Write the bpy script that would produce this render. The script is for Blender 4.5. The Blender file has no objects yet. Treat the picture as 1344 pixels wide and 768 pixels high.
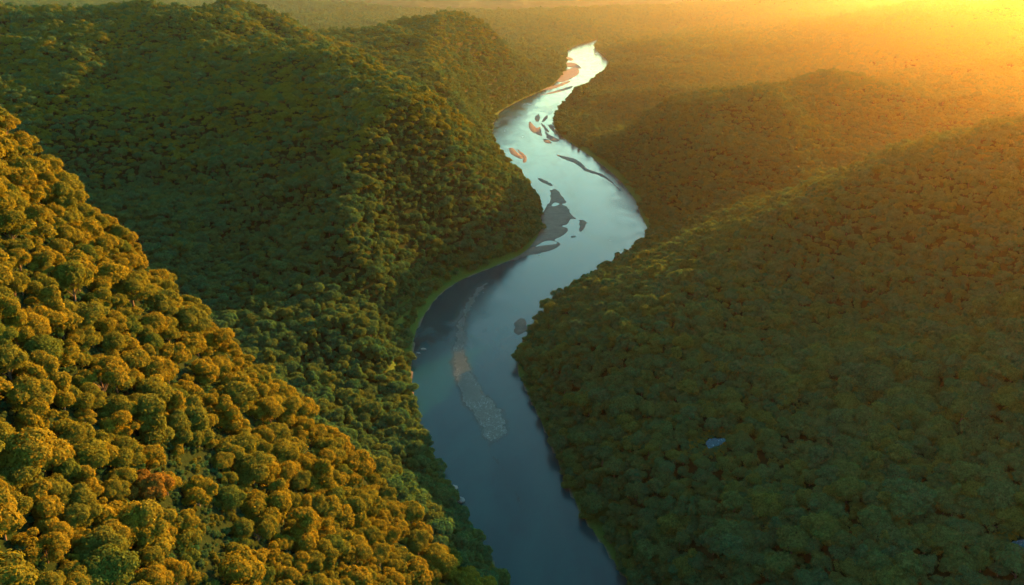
import bpy, math, random
import numpy as np
from mathutils import Vector
from mathutils.bvhtree import BVHTree

random.seed(7)
RNG = np.random.default_rng(11)
SC = bpy.context.scene
COL = SC.collection
R = math.radians

# ------------------------------------------------------------------ tuning
SUN_AZ, SUN_EL = 40.0, 9.8
SUN_STRENGTH = 5.0
SUN_COLOR = (1.0, 0.34, 0.035)
SKY_STRENGTH = 0.09
HAZE_DENSITY = 0.000033
HAZE_G = 0.9
EXPOSURE = 2.95

# ------------------------------------------------------------------ camera
CAM_H, PITCH, FPX = 250.0, R(21.2), 1055.0
CP, SP = math.cos(PITCH), math.sin(PITCH)
cam_d = bpy.data.cameras.new('camera')
cam_d.sensor_width = 36.0
cam_d.lens = 36.0 * FPX / 1344.0
cam_d.clip_start, cam_d.clip_end = 1.0, 30000.0
cam = bpy.data.objects.new('camera', cam_d)
COL.objects.link(cam)
cam.location = (0, 0, CAM_H)
cam.rotation_euler = (math.pi / 2 - PITCH, 0, 0)
SC.camera = cam


def ray(u, v):
    a, b = (u - 672.0) / FPX, (384.0 - v) / FPX
    return np.array([a, CP + SP * b, -SP + CP * b])


def P(u, v, t):
    """world point seen at photo pixel (u, v) at depth t"""
    return np.array([0, 0, CAM_H]) + ray(u, v) * t


def G(u, v, z=0.0):
    """world point on the level z seen at photo pixel (u, v)"""
    d = ray(u, v)
    return np.array([0, 0, CAM_H]) + d * ((z - CAM_H) / d[2])


def project(p):
    p = np.atleast_2d(p) - np.array([0, 0, CAM_H])
    depth = p[:, 1] * CP - p[:, 2] * SP
    up = p[:, 1] * SP + p[:, 2] * CP
    dd = np.where(np.abs(depth) < 1e-3, 1e-3, depth)
    return 672 + FPX * p[:, 0] / dd, 384 - FPX * up / dd, depth


# ------------------------------------------------------------------ noise
def vnoise(x, y, scale, seed):
    rng = np.random.default_rng(seed)
    tab = rng.random((256, 256))
    x, y = np.asarray(x) / scale + 1000.5, np.asarray(y) / scale + 1000.5
    xi, yi = np.floor(x).astype(int), np.floor(y).astype(int)
    fx, fy = x - xi, y - yi
    fx, fy = fx * fx * (3 - 2 * fx), fy * fy * (3 - 2 * fy)
    g = lambda i, j: tab[i % 256, j % 256]
    return ((g(xi, yi) * (1 - fx) + g(xi + 1, yi) * fx) * (1 - fy) + (g(xi, yi + 1) * (1 - fx) + g(xi + 1, yi + 1) * fx) * fy) * 2 - 1


# ------------------------------------------------------------------ river outline
LEFT_PX = [(662, 768), (632, 712), (604, 665), (580, 622), (562, 585), (550, 550), (543, 520), (541, 485), (546, 440), (560, 410),
           (580, 385), (610, 366), (650, 350), (685, 334), (704, 314), (711, 292), (709, 272), (697, 248), (680, 225), (662, 206), (650, 190),
           (645, 172), (655, 149), (675, 136), (700, 124), (725, 112), (738, 98), (742, 82), (741, 69), (755, 60), (775, 54), (800, 49), (850, 44), (900, 41)]
RIGHT_PX = [(826, 768), (795, 722), (760, 672), (736, 615), (712, 560), (690, 512), (678, 480), (684, 454), (700, 426), (724, 401), (754, 378),
            (798, 349), (840, 320), (849, 302), (841, 283), (832, 262), (812, 236), (785, 213), (755, 192), (738, 180), (728, 168), (727, 158),
            (733, 147), (749, 129), (774, 111), (796, 97), (800, 84), (790, 71), (782, 65), (785, 59), (797, 54), (830, 49), (880, 45)]


def smooth(pts, n=6):
    pts = [np.array(p[:2], float) for p in pts]
    out = []
    for i in range(len(pts) - 1):
        p0, p1, p2, p3 = pts[max(i - 1, 0)], pts[i], pts[i + 1], pts[min(i + 2, len(pts) - 1)]
        for k in range(n):
            t = k / n
            out.append(0.5 * (2 * p1 + (p2 - p0) * t + (2 * p0 - 5 * p1 + 4 * p2 - p3) * t * t + (3 * p1 - p0 - 3 * p2 + p3) * t ** 3))
    out.append(pts[-1])
    return np.array(out)


left_w = smooth([(75, 0), (42, 120), (22, 190)] + [G(*p) for p in LEFT_PX])
right_w = smooth([(150, 0), (112, 120), (90, 190)] + [G(*p) for p in RIGHT_PX])
RIVER = np.vstack([left_w, right_w[::-1]])


def seg_dist(X, Y, poly, closed=True):
    d2 = np.full(X.shape, 1e18)
    m = len(poly)
    for i in range(m if closed else m - 1):
        a, b = poly[i], poly[(i + 1) % m]
        ab = b - a
        t = np.clip(((X - a[0]) * ab[0] + (Y - a[1]) * ab[1]) / max(ab @ ab, 1e-9), 0, 1)
        d2 = np.minimum(d2, (X - a[0] - t * ab[0]) ** 2 + (Y - a[1] - t * ab[1]) ** 2)
    return np.sqrt(d2)


def inside(X, Y, poly):
    c = np.zeros(X.shape, bool)
    m = len(poly)
    for i in range(m):
        a, b = poly[i], poly[(i + 1) % m]
        if a[1] == b[1]:
            continue
        hit = ((a[1] > Y) != (b[1] > Y)) & (X < (b[0] - a[0]) * (Y - a[1]) / (b[1] - a[1]) + a[0])
        c ^= hit
    return c


def sdf(X, Y, poly):
    d = seg_dist(X, Y, poly)
    return np.where(inside(X, Y, poly), -d, d)


# ------------------------------------------------------------------ terrain control heights
C = []
add = lambda lst: C.extend(P(u, v, t * (1.04 if 267 < t < 1000 else 1)) for u, v, t in lst)
# near spur with the golden trees
add([(-160, 38, 270), (0, 126, 262), (100, 256, 252), (200, 388, 244), (280, 425, 246), (340, 430, 250), (440, 480, 250), (530, 560, 246),
     (0, 300, 200), (0, 450, 168), (0, 600, 148), (0, 768, 130), (150, 500, 186), (200, 600, 165), (150, 700, 146), (300, 768, 150),
     (350, 550, 202), (450, 650, 196), (560, 640, 232), (590, 700, 226), (600, 768, 208), (450, 768, 172), (-200, 400, 190), (-200, 700, 140)])
C += [np.array(q, float) for q in [(-60, 20, 140), (0, 60, 105), (-180, 40, 165), (-300, 150, 195), (-320, 300, 190), (-20, 130, 95), (30, 100, 40),
                                    (-20, 258, 62), (-75, 300, 52), (-130, 330, 68), (-230, 380, 72), (-180, 470, 30), (-330, 480, 55)]]
# big hill on the left bank: crest, then its shaded face
add([(-60, 6, 900), (60, 6, 930), (170, 10, 1000), (250, 14, 1020), (330, 52, 930), (400, 88, 840), (480, 118, 775), (545, 150, 722), (600, 205, 735), (645, 238, 745), (690, 253, 772)])
add([(0, 60, 850), (0, 150, 740), (100, 110, 820), (100, 230, 690), (200, 110, 850), (200, 250, 700), (300, 130, 840), (300, 220, 710), (300, 320, 630),
     (400, 180, 745), (400, 280, 640), (400, 390, 565), (250, 385, 560), (480, 190, 695), (500, 300, 615), (480, 430, 520), (560, 260, 672), (570, 340, 632), (630, 290, 688), (680, 290, 752)])
# its sunny flank, falling to the river and the valley before the second hill
add([(330, 30, 1080), (400, 65, 1040), (480, 95, 990), (560, 130, 920), (620, 165, 870), (655, 200, 838), (696, 243, 802)])
C += [np.array(q, float) for q in [(-300, 1180, 85), (-150, 1120, 45), (-420, 1250, 110), (-90, 1010, 40), (-600, 1100, 165), (-800, 900, 185), (-700, 600, 150), (-600, 1400, 120)]]
# second hill with its two lit spurs
add([(405, 52, 1500), (440, 46, 1540), (480, 40, 1600), (520, 58, 1470), (560, 88, 1320), (540, 46, 1640), (600, 40, 1640), (625, 56, 1510), (645, 72, 1390),
     (570, 62, 1600), (665, 56, 1720), (600, 34, 1900), (650, 34, 1900), (690, 54, 1800), (715, 66, 1700),
     (450, 62, 1420), (480, 84, 1330), (590, 85, 1380), (560, 114, 1230), (620, 112, 1280), (660, 106, 1340), (700, 88, 1500)])
C += [np.array(q, float) for q in [(-420, 2350, 30), (-150, 2300, 30), (-620, 2300, 45), (20, 2400, 25), (-700, 3150, 30), (-300, 3300, 30), (-450, 1980, 70), (-250, 2080, 60), (-80, 2150, 35)]]
# third hill, behind the big one on the left
add([(290, 2, 1300), (340, 6, 1320), (385, 30, 1280)])
# right bank
add([(1344, 768, 268), (1100, 768, 285), (930, 768, 312), (1500, 700, 270), (1344, 600, 318), (1150, 600, 345), (1000, 600, 366), (850, 600, 390), (850, 380, 550),
     (1344, 450, 385), (1150, 450, 430), (1000, 450, 460), (850, 450, 472), (760, 450, 508),
     (1344, 300, 470), (1200, 320, 515), (1080, 350, 540), (950, 400, 505)])
add([(1420, 130, 545), (1344, 170, 552), (1260, 200, 560), (1180, 230, 572), (1090, 265, 590), (1000, 303, 585), (920, 328, 598)])
add([(1344, 155, 1000), (1200, 197, 950), (1100, 232, 880), (1000, 264, 820), (930, 278, 790)])
add([(1344, 80, 1400), (1200, 100, 1800), (1100, 130, 1500), (930, 172, 890), (900, 190, 860), (862, 170, 940), (1010, 132, 1000), (1080, 105, 1150), (800, 150, 1060), (830, 130, 1100), (1344, 0, 2100), (1344, 40, 1750), (1200, 12, 2900), (1200, 50, 2200), (1100, 30, 3200), (1000, 60, 2800), (940, 92, 2100), (880, 120, 1600), (820, 88, 2100), (900, 55, 3000), (840, 62, 2700), (900, 25, 4500), (1000, 8, 4400), (700, 20, 5000), (640, 4, 6500), (480, 4, 6000), (760, 35, 4000)])  # includes a hump added above the right bank to shade the gravel bars
C += [np.array(q, float) for q in [(500, 200, 150), (420, 0, 130), (250, 40, 60), (800, 500, 160), (1100, 900, 130), (1700, 1500, 120),
                                    (-2600, 0, 200), (2600, 0, 220), (-2600, 3000, 190), (2600, 3000, 220), (-1100, 2200, 120), (-250, 2900, 50), 
                                    (500, 2900, 40), (2600, 4600, 90), (-2600, 6000, 150), (2600, 6000, 160), (0, 6700, 90), (1500, 7800, 190), (-900, 7600, 200), (3200, 7600, 200), (-6000, 0, 220), (6000, 0, 220), (-6000, 12000, 200), (6000, 12000, 200), (0, 12000, 170), (6000, 6000, 200), (-6000, 6000, 200), (-1500, 1200, 200), (-1500, 4500, 110)]]
C = np.array(C)
bank = [p for p in np.vstack([left_w[::5], right_w[::5]])]
cx = np.concatenate([C[:, 0], [p[0] for p in bank]])
cy = np.concatenate([C[:, 1], [p[1] for p in bank]])
cz = np.concatenate([C[:, 2], np.full(len(bank), 0.5)])
SOFT = 12.0
ker = lambda dx, dy: np.sqrt(dx * dx + dy * dy + SOFT * SOFT)
N = len(cx)
A = np.zeros((N + 1, N + 1))
A[:N, :N] = -ker(cx[:, None] - cx[None], cy[:, None] - cy[None]) + np.eye(N) * 4.0
A[:N, N] = A[N, :N] = 1
W = np.linalg.solve(A, np.concatenate([cz, [0]]))


# small shady hollows of the near slope
HOLLOWS = [(*P(u, v, t)[:2], r, dp) for u, v, t, r, dp in [(250, 625, 163, 9, 6), (268, 670, 157, 9, 7), (290, 730, 150, 10, 8), (310, 790, 142, 12, 9), (410, 735, 176, 9, 7), (110, 528, 168, 9, 6), (30, 420, 178, 8, 5), (215, 455, 205, 8, 5), (330, 560, 195, 8, 5), (480, 690, 190, 9, 6), (60, 330, 200, 9, 5), (150, 640, 155, 7, 5), (380, 610, 186, 7, 5)]]


def height(X, Y):
    X, Y = np.asarray(X, float), np.asarray(Y, float)
    H = np.full(X.shape, W[N])
    for i in range(N):
        H -= W[i] * ker(X - cx[i], Y - cy[i])
    d = sdf(X, Y, RIVER)
    k = np.clip(d / 160, 0, 1)
    far = np.clip(np.hypot(X, Y) / 700, 0.38, 1.0) * np.clip(H / 70, .3, 1)
    n = 13 * vnoise(X + .35 * Y, Y - .2 * X, 170, 1) * far + 6 * (1 - 2 * np.abs(vnoise(X, Y, 75, 2))) * far + 2.2 * vnoise(X, Y, 31, 3)
    n = n + np.clip((Y - 3800) / 3000, 0, 1) * (75 * (1 - 2 * np.abs(vnoise(X, Y, 1300, 5))) + 25 * vnoise(X, Y, 420, 6))
    H = np.minimum(H + n * k, 245.0)
    for gx_, gy_, rad, dep in HOLLOWS:
        H = H - dep * np.exp(-((X - gx_) ** 2 + (Y - gy_) ** 2) / (rad * rad))
    land = np.maximum(H, 0.25 + 0.07 * np.clip(d, 0, 60))
    land = np.minimum(land, 0.25 + np.clip(d, 0, None) * 0.12 + np.clip(d - 6, 0, None) * 1.1)
    bed = -0.25 + np.maximum(d * 0.2, -2.6)
    return np.where(d > 0, land, bed), d


# ------------------------------------------------------------------ materials
def mat(name):
    m = bpy.data.materials.new(name)
    m.use_nodes = True
    nt = m.node_tree
    nt.nodes.clear()
    return m, nt, nt.nodes.new('ShaderNodeOutputMaterial')


def node(nt, t, **kw):
    n = nt.nodes.new(t)
    for k, v in kw.items():
        if k in n.bl_rna.properties:
            setattr(n, k, v)
        else:
            n.inputs[k.replace('_', ' ')].default_value = v
    return n


def ramp(nt, stops, src=None, interp='LINEAR'):
    r = nt.nodes.new('ShaderNodeValToRGB')
    r.color_ramp.interpolation = interp
    els = r.color_ramp.elements
    while len(els) < len(stops):
        els.new(0.5)
    for e, (p, c) in zip(els, stops):
        e.position, e.color = p, (*c, 1) if len(c) == 3 else c
    if src is not None:
        nt.links.new(src, r.inputs[0])
    return r


def foliage(name, cols, trans=0.35):
    m, nt, out = mat(name)
    info = node(nt, 'ShaderNodeObjectInfo')
    geo = node(nt, 'ShaderNodeNewGeometry')
    r = ramp(nt, [(i / (len(cols) - 1), c) for i, c in enumerate(cols)], info.outputs['Random'])
    leafv = node(nt, 'ShaderNodeMath', operation='MULTIPLY_ADD')
    nt.links.new(geo.outputs['Random Per Island'], leafv.inputs[0])
    leafv.inputs[1].default_value, leafv.inputs[2].default_value = 0.7, 0.65
    mul = node(nt, 'ShaderNodeVectorMath', operation='SCALE')
    nt.links.new(r.outputs[0], mul.inputs[0]); nt.links.new(leafv.outputs[0], mul.inputs['Scale'])
    dif = node(nt, 'ShaderNodeBsdfDiffuse')
    tr = node(nt, 'ShaderNodeBsdfTranslucent')
    tint = node(nt, 'ShaderNodeVectorMath', operation='MULTIPLY')
    tint.inputs[1].default_value = (1.3, 1.15, 0.6)
    nt.links.new(mul.outputs[0], tint.inputs[0])
    nt.links.new(mul.outputs[0], dif.inputs['Color']); nt.links.new(tint.outputs[0], tr.inputs['Color'])
    mix = node(nt, 'ShaderNodeMixShader'); mix.inputs[0].default_value = trans
    nt.links.new(dif.outputs[0], mix.inputs[1]); nt.links.new(tr.outputs[0], mix.inputs[2])
    nt.links.new(mix.outputs[0], out.inputs['Surface'])
    return m


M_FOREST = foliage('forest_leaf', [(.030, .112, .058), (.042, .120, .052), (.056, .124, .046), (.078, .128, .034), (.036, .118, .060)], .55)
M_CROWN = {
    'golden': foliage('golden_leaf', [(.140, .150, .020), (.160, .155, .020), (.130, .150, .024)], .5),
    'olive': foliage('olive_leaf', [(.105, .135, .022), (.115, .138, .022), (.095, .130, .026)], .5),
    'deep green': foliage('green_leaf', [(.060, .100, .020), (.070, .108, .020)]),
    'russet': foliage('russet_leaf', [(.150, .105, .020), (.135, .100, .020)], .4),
}


def bark_mat():
    m, nt, out = mat('bark')
    co = node(nt, 'ShaderNodeTexCoord')
    nz = node(nt, 'ShaderNodeTexNoise', Scale=6.0, Detail=6.0)
    nt.links.new(co.outputs['Object'], nz.inputs['Vector'])
    r = ramp(nt, [(.3, (.05, .038, .026)), (.7, (.13, .10, .075))], nz.outputs['Fac'])
    b = node(nt, 'ShaderNodeBsdfPrincipled', Roughness=0.9)
    nt.links.new(r.outputs[0], b.inputs['Base Color'])
    nt.links.new(b.outputs[0], out.inputs['Surface'])
    return m


M_BARK = bark_mat()


def ground_mat():
    m, nt, out = mat('forest_floor')
    geo = node(nt, 'ShaderNodeNewGeometry')
    att = node(nt, 'ShaderNodeAttribute', attribute_name='shore')
    n1 = node(nt, 'ShaderNodeTexNoise', Scale=0.05, Detail=8.0, Roughness=.65)
    n2 = node(nt, 'ShaderNodeTexNoise', Scale=0.6, Detail=8.0, Roughness=.7)
    for n in (n1, n2):
        nt.links.new(geo.outputs['Position'], n.inputs['Vector'])
    floor = ramp(nt, [(.3, (.005, .013, .005)), (.55, (.008, .020, .007)), (.75, (.015, .022, .009))], n2.outputs['Fac'])
    grass = ramp(nt, [(.3, (.020, .052, .012)), (.6, (.036, .078, .016)), (.8, (.060, .085, .020))], n2.outputs['Fac'])
    grav = ramp(nt, [(.3, (.04, .038, .032)), (.7, (.11, .105, .09))], n2.outputs['Fac'])
    wob = node(nt, 'ShaderNodeMath', operation='MULTIPLY_ADD'); wob.inputs[1].default_value = 6.0
    nt.links.new(n1.outputs['Fac'], wob.inputs[0]); 
    sub = node(nt, 'ShaderNodeMath', operation='SUBTRACT'); sub.inputs[1].default_value = 3.0
    nt.links.new(att.outputs['Fac'], sub.inputs[0]); nt.links.new(sub.outputs[0], wob.inputs[2])
    f1 = node(nt, 'ShaderNodeMapRange'); f1.inputs['From Min'].default_value, f1.inputs['From Max'].default_value = 12, 20
    nt.links.new(wob.outputs[0], f1.inputs['Value'])
    f0 = node(nt, 'ShaderNodeMapRange'); f0.inputs['From Min'].default_value, f0.inputs['From Max'].default_value = -.3, 1.2
    nt.links.new(wob.outputs[0], f0.inputs['Value'])
    mx0 = node(nt, 'ShaderNodeMix', data_type='RGBA'); mx1 = node(nt, 'ShaderNodeMix', data_type='RGBA')
    nt.links.new(f0.outputs[0], mx0.inputs['Factor']); nt.links.new(grav.outputs[0], mx0.inputs[6]); nt.links.new(grass.outputs[0], mx0.inputs[7])
    nt.links.new(f1.outputs[0], mx1.inputs['Factor']); nt.links.new(mx0.outputs[2], mx1.inputs[6]); nt.links.new(floor.outputs[0], mx1.inputs[7])
    b = node(nt, 'ShaderNodeBsdfPrincipled', Roughness=0.95); b.inputs['Specular IOR Level'].default_value = .03
    bump = node(nt, 'ShaderNodeBump', Strength=0.8, Distance=0.6)
    nt.links.new(n2.outputs['Fac'], bump.inputs['Height']); nt.links.new(bump.outputs[0], b.inputs['Normal'])
    nt.links.new(mx1.outputs[2], b.inputs['Base Color'])
    nt.links.new(b.outputs[0], out.inputs['Surface'])
    return m


def water_mat():
    m, nt, out = mat('river_water')
    geo = node(nt, 'ShaderNodeNewGeometry')
    mp = node(nt, 'ShaderNodeMapping'); mp.inputs['Scale'].default_value = (1.0, 0.45, 1.0)
    nt.links.new(geo.outputs['Position'], mp.inputs['Vector'])
    n1 = node(nt, 'ShaderNodeTexNoise', Scale=0.9, Detail=5.0, Roughness=.6)
    n2 = node(nt, 'ShaderNodeTexNoise', Scale=0.035, Detail=5.0, Roughness=.6, Distortion=1.2)
    for n in (n1, n2):
        nt.links.new(mp.outputs[0], n.inputs['Vector'])
    b = node(nt, 'ShaderNodeBsdfPrincipled', IOR=1.33); b.inputs['Specular IOR Level'].default_value = .2
    col = ramp(nt, [(.3, (.0005, .022, .027)), (.7, (.001, .034, .037))], n2.outputs['Fac'])
    nt.links.new(col.outputs[0], b.inputs['Base Color'])
    ro = ramp(nt, [(.35, (.10,) * 3), (.7, (.28,) * 3)], n2.outputs['Fac'])
    nt.links.new(ro.outputs[0], b.inputs['Roughness'])
    bump = node(nt, 'ShaderNodeBump', Strength=0.2, Distance=0.25)
    nt.links.new(n1.outputs['Fac'], bump.inputs['Height']); nt.links.new(bump.outputs[0], b.inputs['Normal'])
    nt.links.new(b.outputs[0], out.inputs['Surface'])
    return m


def gravel_mat(name='river_gravel', foam=False):
    m, nt, out = mat(name)
    geo = node(nt, 'ShaderNodeNewGeometry')
    n1 = node(nt, 'ShaderNodeTexNoise', Scale=0.12, Detail=9.0, Roughness=.7)
    n2 = node(nt, 'ShaderNodeTexNoise', Scale=1.1, Detail=8.0, Roughness=.75)
    for n in (n1, n2):
        nt.links.new(geo.outputs['Position'], n.inputs['Vector'])
    r1 = ramp(nt, [(.3, (.018, .019, .014)), (.5, (.034, .035, .026)), (.72, (.065, .066, .050))], n1.outputs['Fac'])
    r2 = ramp(nt, [(.3, (.55,) * 3), (.7, (1.25,) * 3)], n2.outputs['Fac'])
    mul = node(nt, 'ShaderNodeVectorMath', operation='MULTIPLY')
    nt.links.new(r1.outputs[0], mul.inputs[0]); nt.links.new(r2.outputs[0], mul.inputs[1])
    b = node(nt, 'ShaderNodeBsdfPrincipled', Roughness=0.8)
    sep = node(nt, 'ShaderNodeSeparateXYZ'); nt.links.new(geo.outputs['Position'], sep.inputs[0])
    wet = ramp(nt, [(.0, (.30, .34, .34)), (.22, (.55, .56, .54)), (.45, (1.0, 1.0, 1.0))], sep.outputs['Z'])
    wm = node(nt, 'ShaderNodeVectorMath', operation='MULTIPLY')
    nt.links.new(mul.outputs[0], wm.inputs[0]); nt.links.new(wet.outputs[0], wm.inputs[1])
    col = wm.outputs[0]
    if foam:
        mp = node(nt, 'ShaderNodeMapping'); mp.inputs['Scale'].default_value = (1.0, 0.5, 1.0); mp.inputs['Rotation'].default_value = (0, 0, .5)
        nt.links.new(geo.outputs['Position'], mp.inputs['Vector'])
        n3 = node(nt, 'ShaderNodeTexNoise', Scale=0.22, Detail=8.0, Roughness=.78, Distortion=1.5)
        n4 = node(nt, 'ShaderNodeTexNoise', Scale=0.03, Detail=2.0)
        nt.links.new(mp.outputs[0], n3.inputs['Vector']); nt.links.new(geo.outputs['Position'], n4.inputs['Vector'])
        fr = ramp(nt, [(.56, (0,) * 3), (.76, (.8,) * 3)], n3.outputs['Fac'])
        fr2 = ramp(nt, [(.42, (0,) * 3), (.6, (1,) * 3)], n4.outputs['Fac'])
        ml = node(nt, 'ShaderNodeMath', operation='MULTIPLY')
        nt.links.new(fr.outputs[0], ml.inputs[0]); nt.links.new(fr2.outputs[0], ml.inputs[1])
        dk = node(nt, 'ShaderNodeVectorMath', operation='MULTIPLY'); dk.inputs[1].default_value = (.22, .46, .52)
        nt.links.new(col, dk.inputs[0])
        mx = node(nt, 'ShaderNodeMix', data_type='RGBA')
        nt.links.new(ml.outputs[0], mx.inputs['Factor']); nt.links.new(dk.outputs[0], mx.inputs[6]); mx.inputs[7].default_value = (.6, .68, .7, 1)
        col = mx.outputs[2]
        b.inputs['Roughness'].default_value = 0.22
    bump = node(nt, 'ShaderNodeBump', Strength=0.7, Distance=0.3)
    nt.links.new(n2.outputs['Fac'], bump.inputs['Height']); nt.links.new(bump.outputs[0], b.inputs['Normal'])
    nt.links.new(col, b.inputs['Base Color'])
    nt.links.new(b.outputs[0], out.inputs['Surface'])
    return m


def plain_mat(name, a, c, scale=1.5, rough=.85):
    m, nt, out = mat(name)
    co = node(nt, 'ShaderNodeTexCoord')
    nz = node(nt, 'ShaderNodeTexNoise', Scale=scale, Detail=8.0, Roughness=.7)
    nt.links.new(co.outputs['Object'], nz.inputs['Vector'])
    r = ramp(nt, [(.3, a), (.7, c)], nz.outputs['Fac'])
    b = node(nt, 'ShaderNodeBsdfPrincipled', Roughness=rough)
    bump = node(nt, 'ShaderNodeBump', Strength=0.6, Distance=0.2)
    nt.links.new(nz.outputs['Fac'], bump.inputs['Height']); nt.links.new(bump.outputs[0], b.inputs['Normal'])
    nt.links.new(r.outputs[0], b.inputs['Base Color'])
    nt.links.new(b.outputs[0], out.inputs['Surface'])
    return m


def riffle_mat():
    m, nt, out = mat('riffle_water')
    geo = node(nt, 'ShaderNodeNewGeometry')
    att = node(nt, 'ShaderNodeAttribute', attribute_name='edge')
    mp = node(nt, 'ShaderNodeMapping'); mp.inputs['Scale'].default_value = (1.0, 0.45, 1.0); mp.inputs['Rotation'].default_value = (0, 0, .35)
    nt.links.new(geo.outputs['Position'], mp.inputs['Vector'])
    big = node(nt, 'ShaderNodeTexNoise', Scale=.16, Detail=6.0, Roughness=.65, Distortion=.8)
    fine = node(nt, 'ShaderNodeTexNoise', Scale=.8, Detail=8.0, Roughness=.75, Distortion=1.2)
    patch = node(nt, 'ShaderNodeTexNoise', Scale=.05, Detail=3.0)
    for n in (big, fine):
        nt.links.new(mp.outputs[0], n.inputs['Vector'])
    nt.links.new(geo.outputs['Position'], patch.inputs['Vector'])
    stone = ramp(nt, [(.32, (.007, .022, .025)), (.5, (.018, .036, .036)), (.7, (.042, .060, .058))], fine.outputs['Fac'])
    f1 = ramp(nt, [(.55, (0,) * 3), (.66, (1,) * 3)], fine.outputs['Fac'])
    f2 = ramp(nt, [(.46, (0,) * 3), (.62, (1,) * 3)], patch.outputs['Fac'])
    fm = node(nt, 'ShaderNodeMath', operation='MULTIPLY')
    nt.links.new(f1.outputs[0], fm.inputs[0]); nt.links.new(f2.outputs[0], fm.inputs[1])
    mx = node(nt, 'ShaderNodeMix', data_type='RGBA')
    nt.links.new(fm.outputs[0], mx.inputs[0]); nt.links.new(stone.outputs[0], mx.inputs[6]); mx.inputs[7].default_value = (.24, .33, .34, 1)
    b = node(nt, 'ShaderNodeBsdfPrincipled', Roughness=.38); b.inputs['Specular IOR Level'].default_value = .2
    bump = node(nt, 'ShaderNodeBump', Strength=.6, Distance=.5)
    nt.links.new(fine.outputs['Fac'], bump.inputs['Height']); nt.links.new(bump.outputs[0], b.inputs['Normal'])
    nt.links.new(mx.outputs[2], b.inputs['Base Color'])
    cov = node(nt, 'ShaderNodeMath', operation='MULTIPLY_ADD'); cov.inputs[1].default_value = 1.0
    sb = node(nt, 'ShaderNodeMath', operation='SUBTRACT'); sb.inputs[1].default_value = .5
    nt.links.new(big.outputs['Fac'], sb.inputs[0])
    nt.links.new(att.outputs['Fac'], cov.inputs[0]); nt.links.new(sb.outputs[0], cov.inputs[2])
    fade = node(nt, 'ShaderNodeMapRange'); fade.inputs['From Min'].default_value, fade.inputs['From Max'].default_value = .22, .62
    fade.inputs['To Max'].default_value = .85
    nt.links.new(cov.outputs[0], fade.inputs['Value'])
    tr = node(nt, 'ShaderNodeBsdfTransparent')
    ms = node(nt, 'ShaderNodeMixShader')
    nt.links.new(fade.outputs[0], ms.inputs[0]); nt.links.new(tr.outputs[0], ms.inputs[1]); nt.links.new(b.outputs[0], ms.inputs[2])
    nt.links.new(ms.outputs[0], out.inputs['Surface'])
    return m


M_GRAVEL, M_RIFFLE = gravel_mat(), riffle_mat()
M_ROCK = plain_mat('rock', (.06, .058, .055), (.22, .21, .19))
M_WATER = water_mat()


# ------------------------------------------------------------------ mesh helpers
def mesh_np(name, verts, faces, material=None, smooth_shade=False):
    """faces: (n, 3|4) array"""
    me = bpy.data.meshes.new(name)
    verts, faces = np.asarray(verts, np.float32), np.asarray(faces, np.int32)
    k = faces.shape[1]
    me.vertices.add(len(verts)); me.vertices.foreach_set('co', verts.ravel())
    me.loops.add(faces.size); me.loops.foreach_set('vertex_index', faces.ravel())
    me.polygons.add(len(faces)); me.polygons.foreach_set('loop_start', np.arange(0, faces.size, k, dtype=np.int32))
    me.update(calc_edges=True)
    if smooth_shade:
        me.shade_smooth()
    if material:
        me.materials.append(material)
    return me


def link(name, me, parent=None):
    o = bpy.data.objects.new(name, me)
    COL.objects.link(o)
    if parent is not None:
        o.parent = parent
    return o


def tag(o, label=None, cat=None, group=None, kind=None):
    if label: o['label'] = label
    if cat: o['category'] = cat
    if group: o['group'] = group
    if kind: o['kind'] = kind
    return o


def grid_faces(nx, ny):
    i = np.arange(nx * ny).reshape(ny, nx)
    return np.stack([i[:-1, :-1], i[:-1, 1:], i[1:, 1:], i[1:, :-1]], -1).reshape(-1, 4)


# ------------------------------------------------------------------ ground
NX, NY = 520, 640
sx = np.linspace(-1, 1, NX)
gx = 6000 * np.sinh(3.9 * sx) / math.sinh(3.9)
sy = np.linspace(0, 1, NY)
gy = -90 + 12000 * (np.exp(4.2 * sy) - 1) / (math.exp(4.2) - 1)
GX, GY = np.meshgrid(gx, gy)
GZ, GD = height(GX, GY)
ground_me = mesh_np('ground', np.stack([GX, GY, GZ], -1).reshape(-1, 3), grid_faces(NX, NY), ground_mat(), True)
at = ground_me.attributes.new('shore', 'FLOAT', 'POINT')
at.data.foreach_set('value', GD.ravel().astype(np.float32))
ground = tag(link('ground', ground_me), kind='structure')
BVH = BVHTree.FromPolygons([tuple(v) for v in np.stack([GX, GY, GZ], -1).reshape(-1, 3)], [tuple(f) for f in grid_faces(NX, NY)])

wx, wy = np.linspace(-250, 1500, 80), np.linspace(-60, 5200, 260)
WX, WY = np.meshgrid(wx, wy)
river = tag(link('river', mesh_np('river', np.stack([WX, WY, 0 * WX], -1).reshape(-1, 3), grid_faces(80, 260), M_WATER)), kind='structure')


def z_at(x, y):
    h = BVH.ray_cast(Vector((x, y, 600)), Vector((0, 0, -1)))
    return h[0].z if h[0] is not None else 0.0


def hit(u, v):
    h = BVH.ray_cast(Vector((0, 0, CAM_H)), Vector(ray(u, v)).normalized())
    return h[0]


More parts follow.
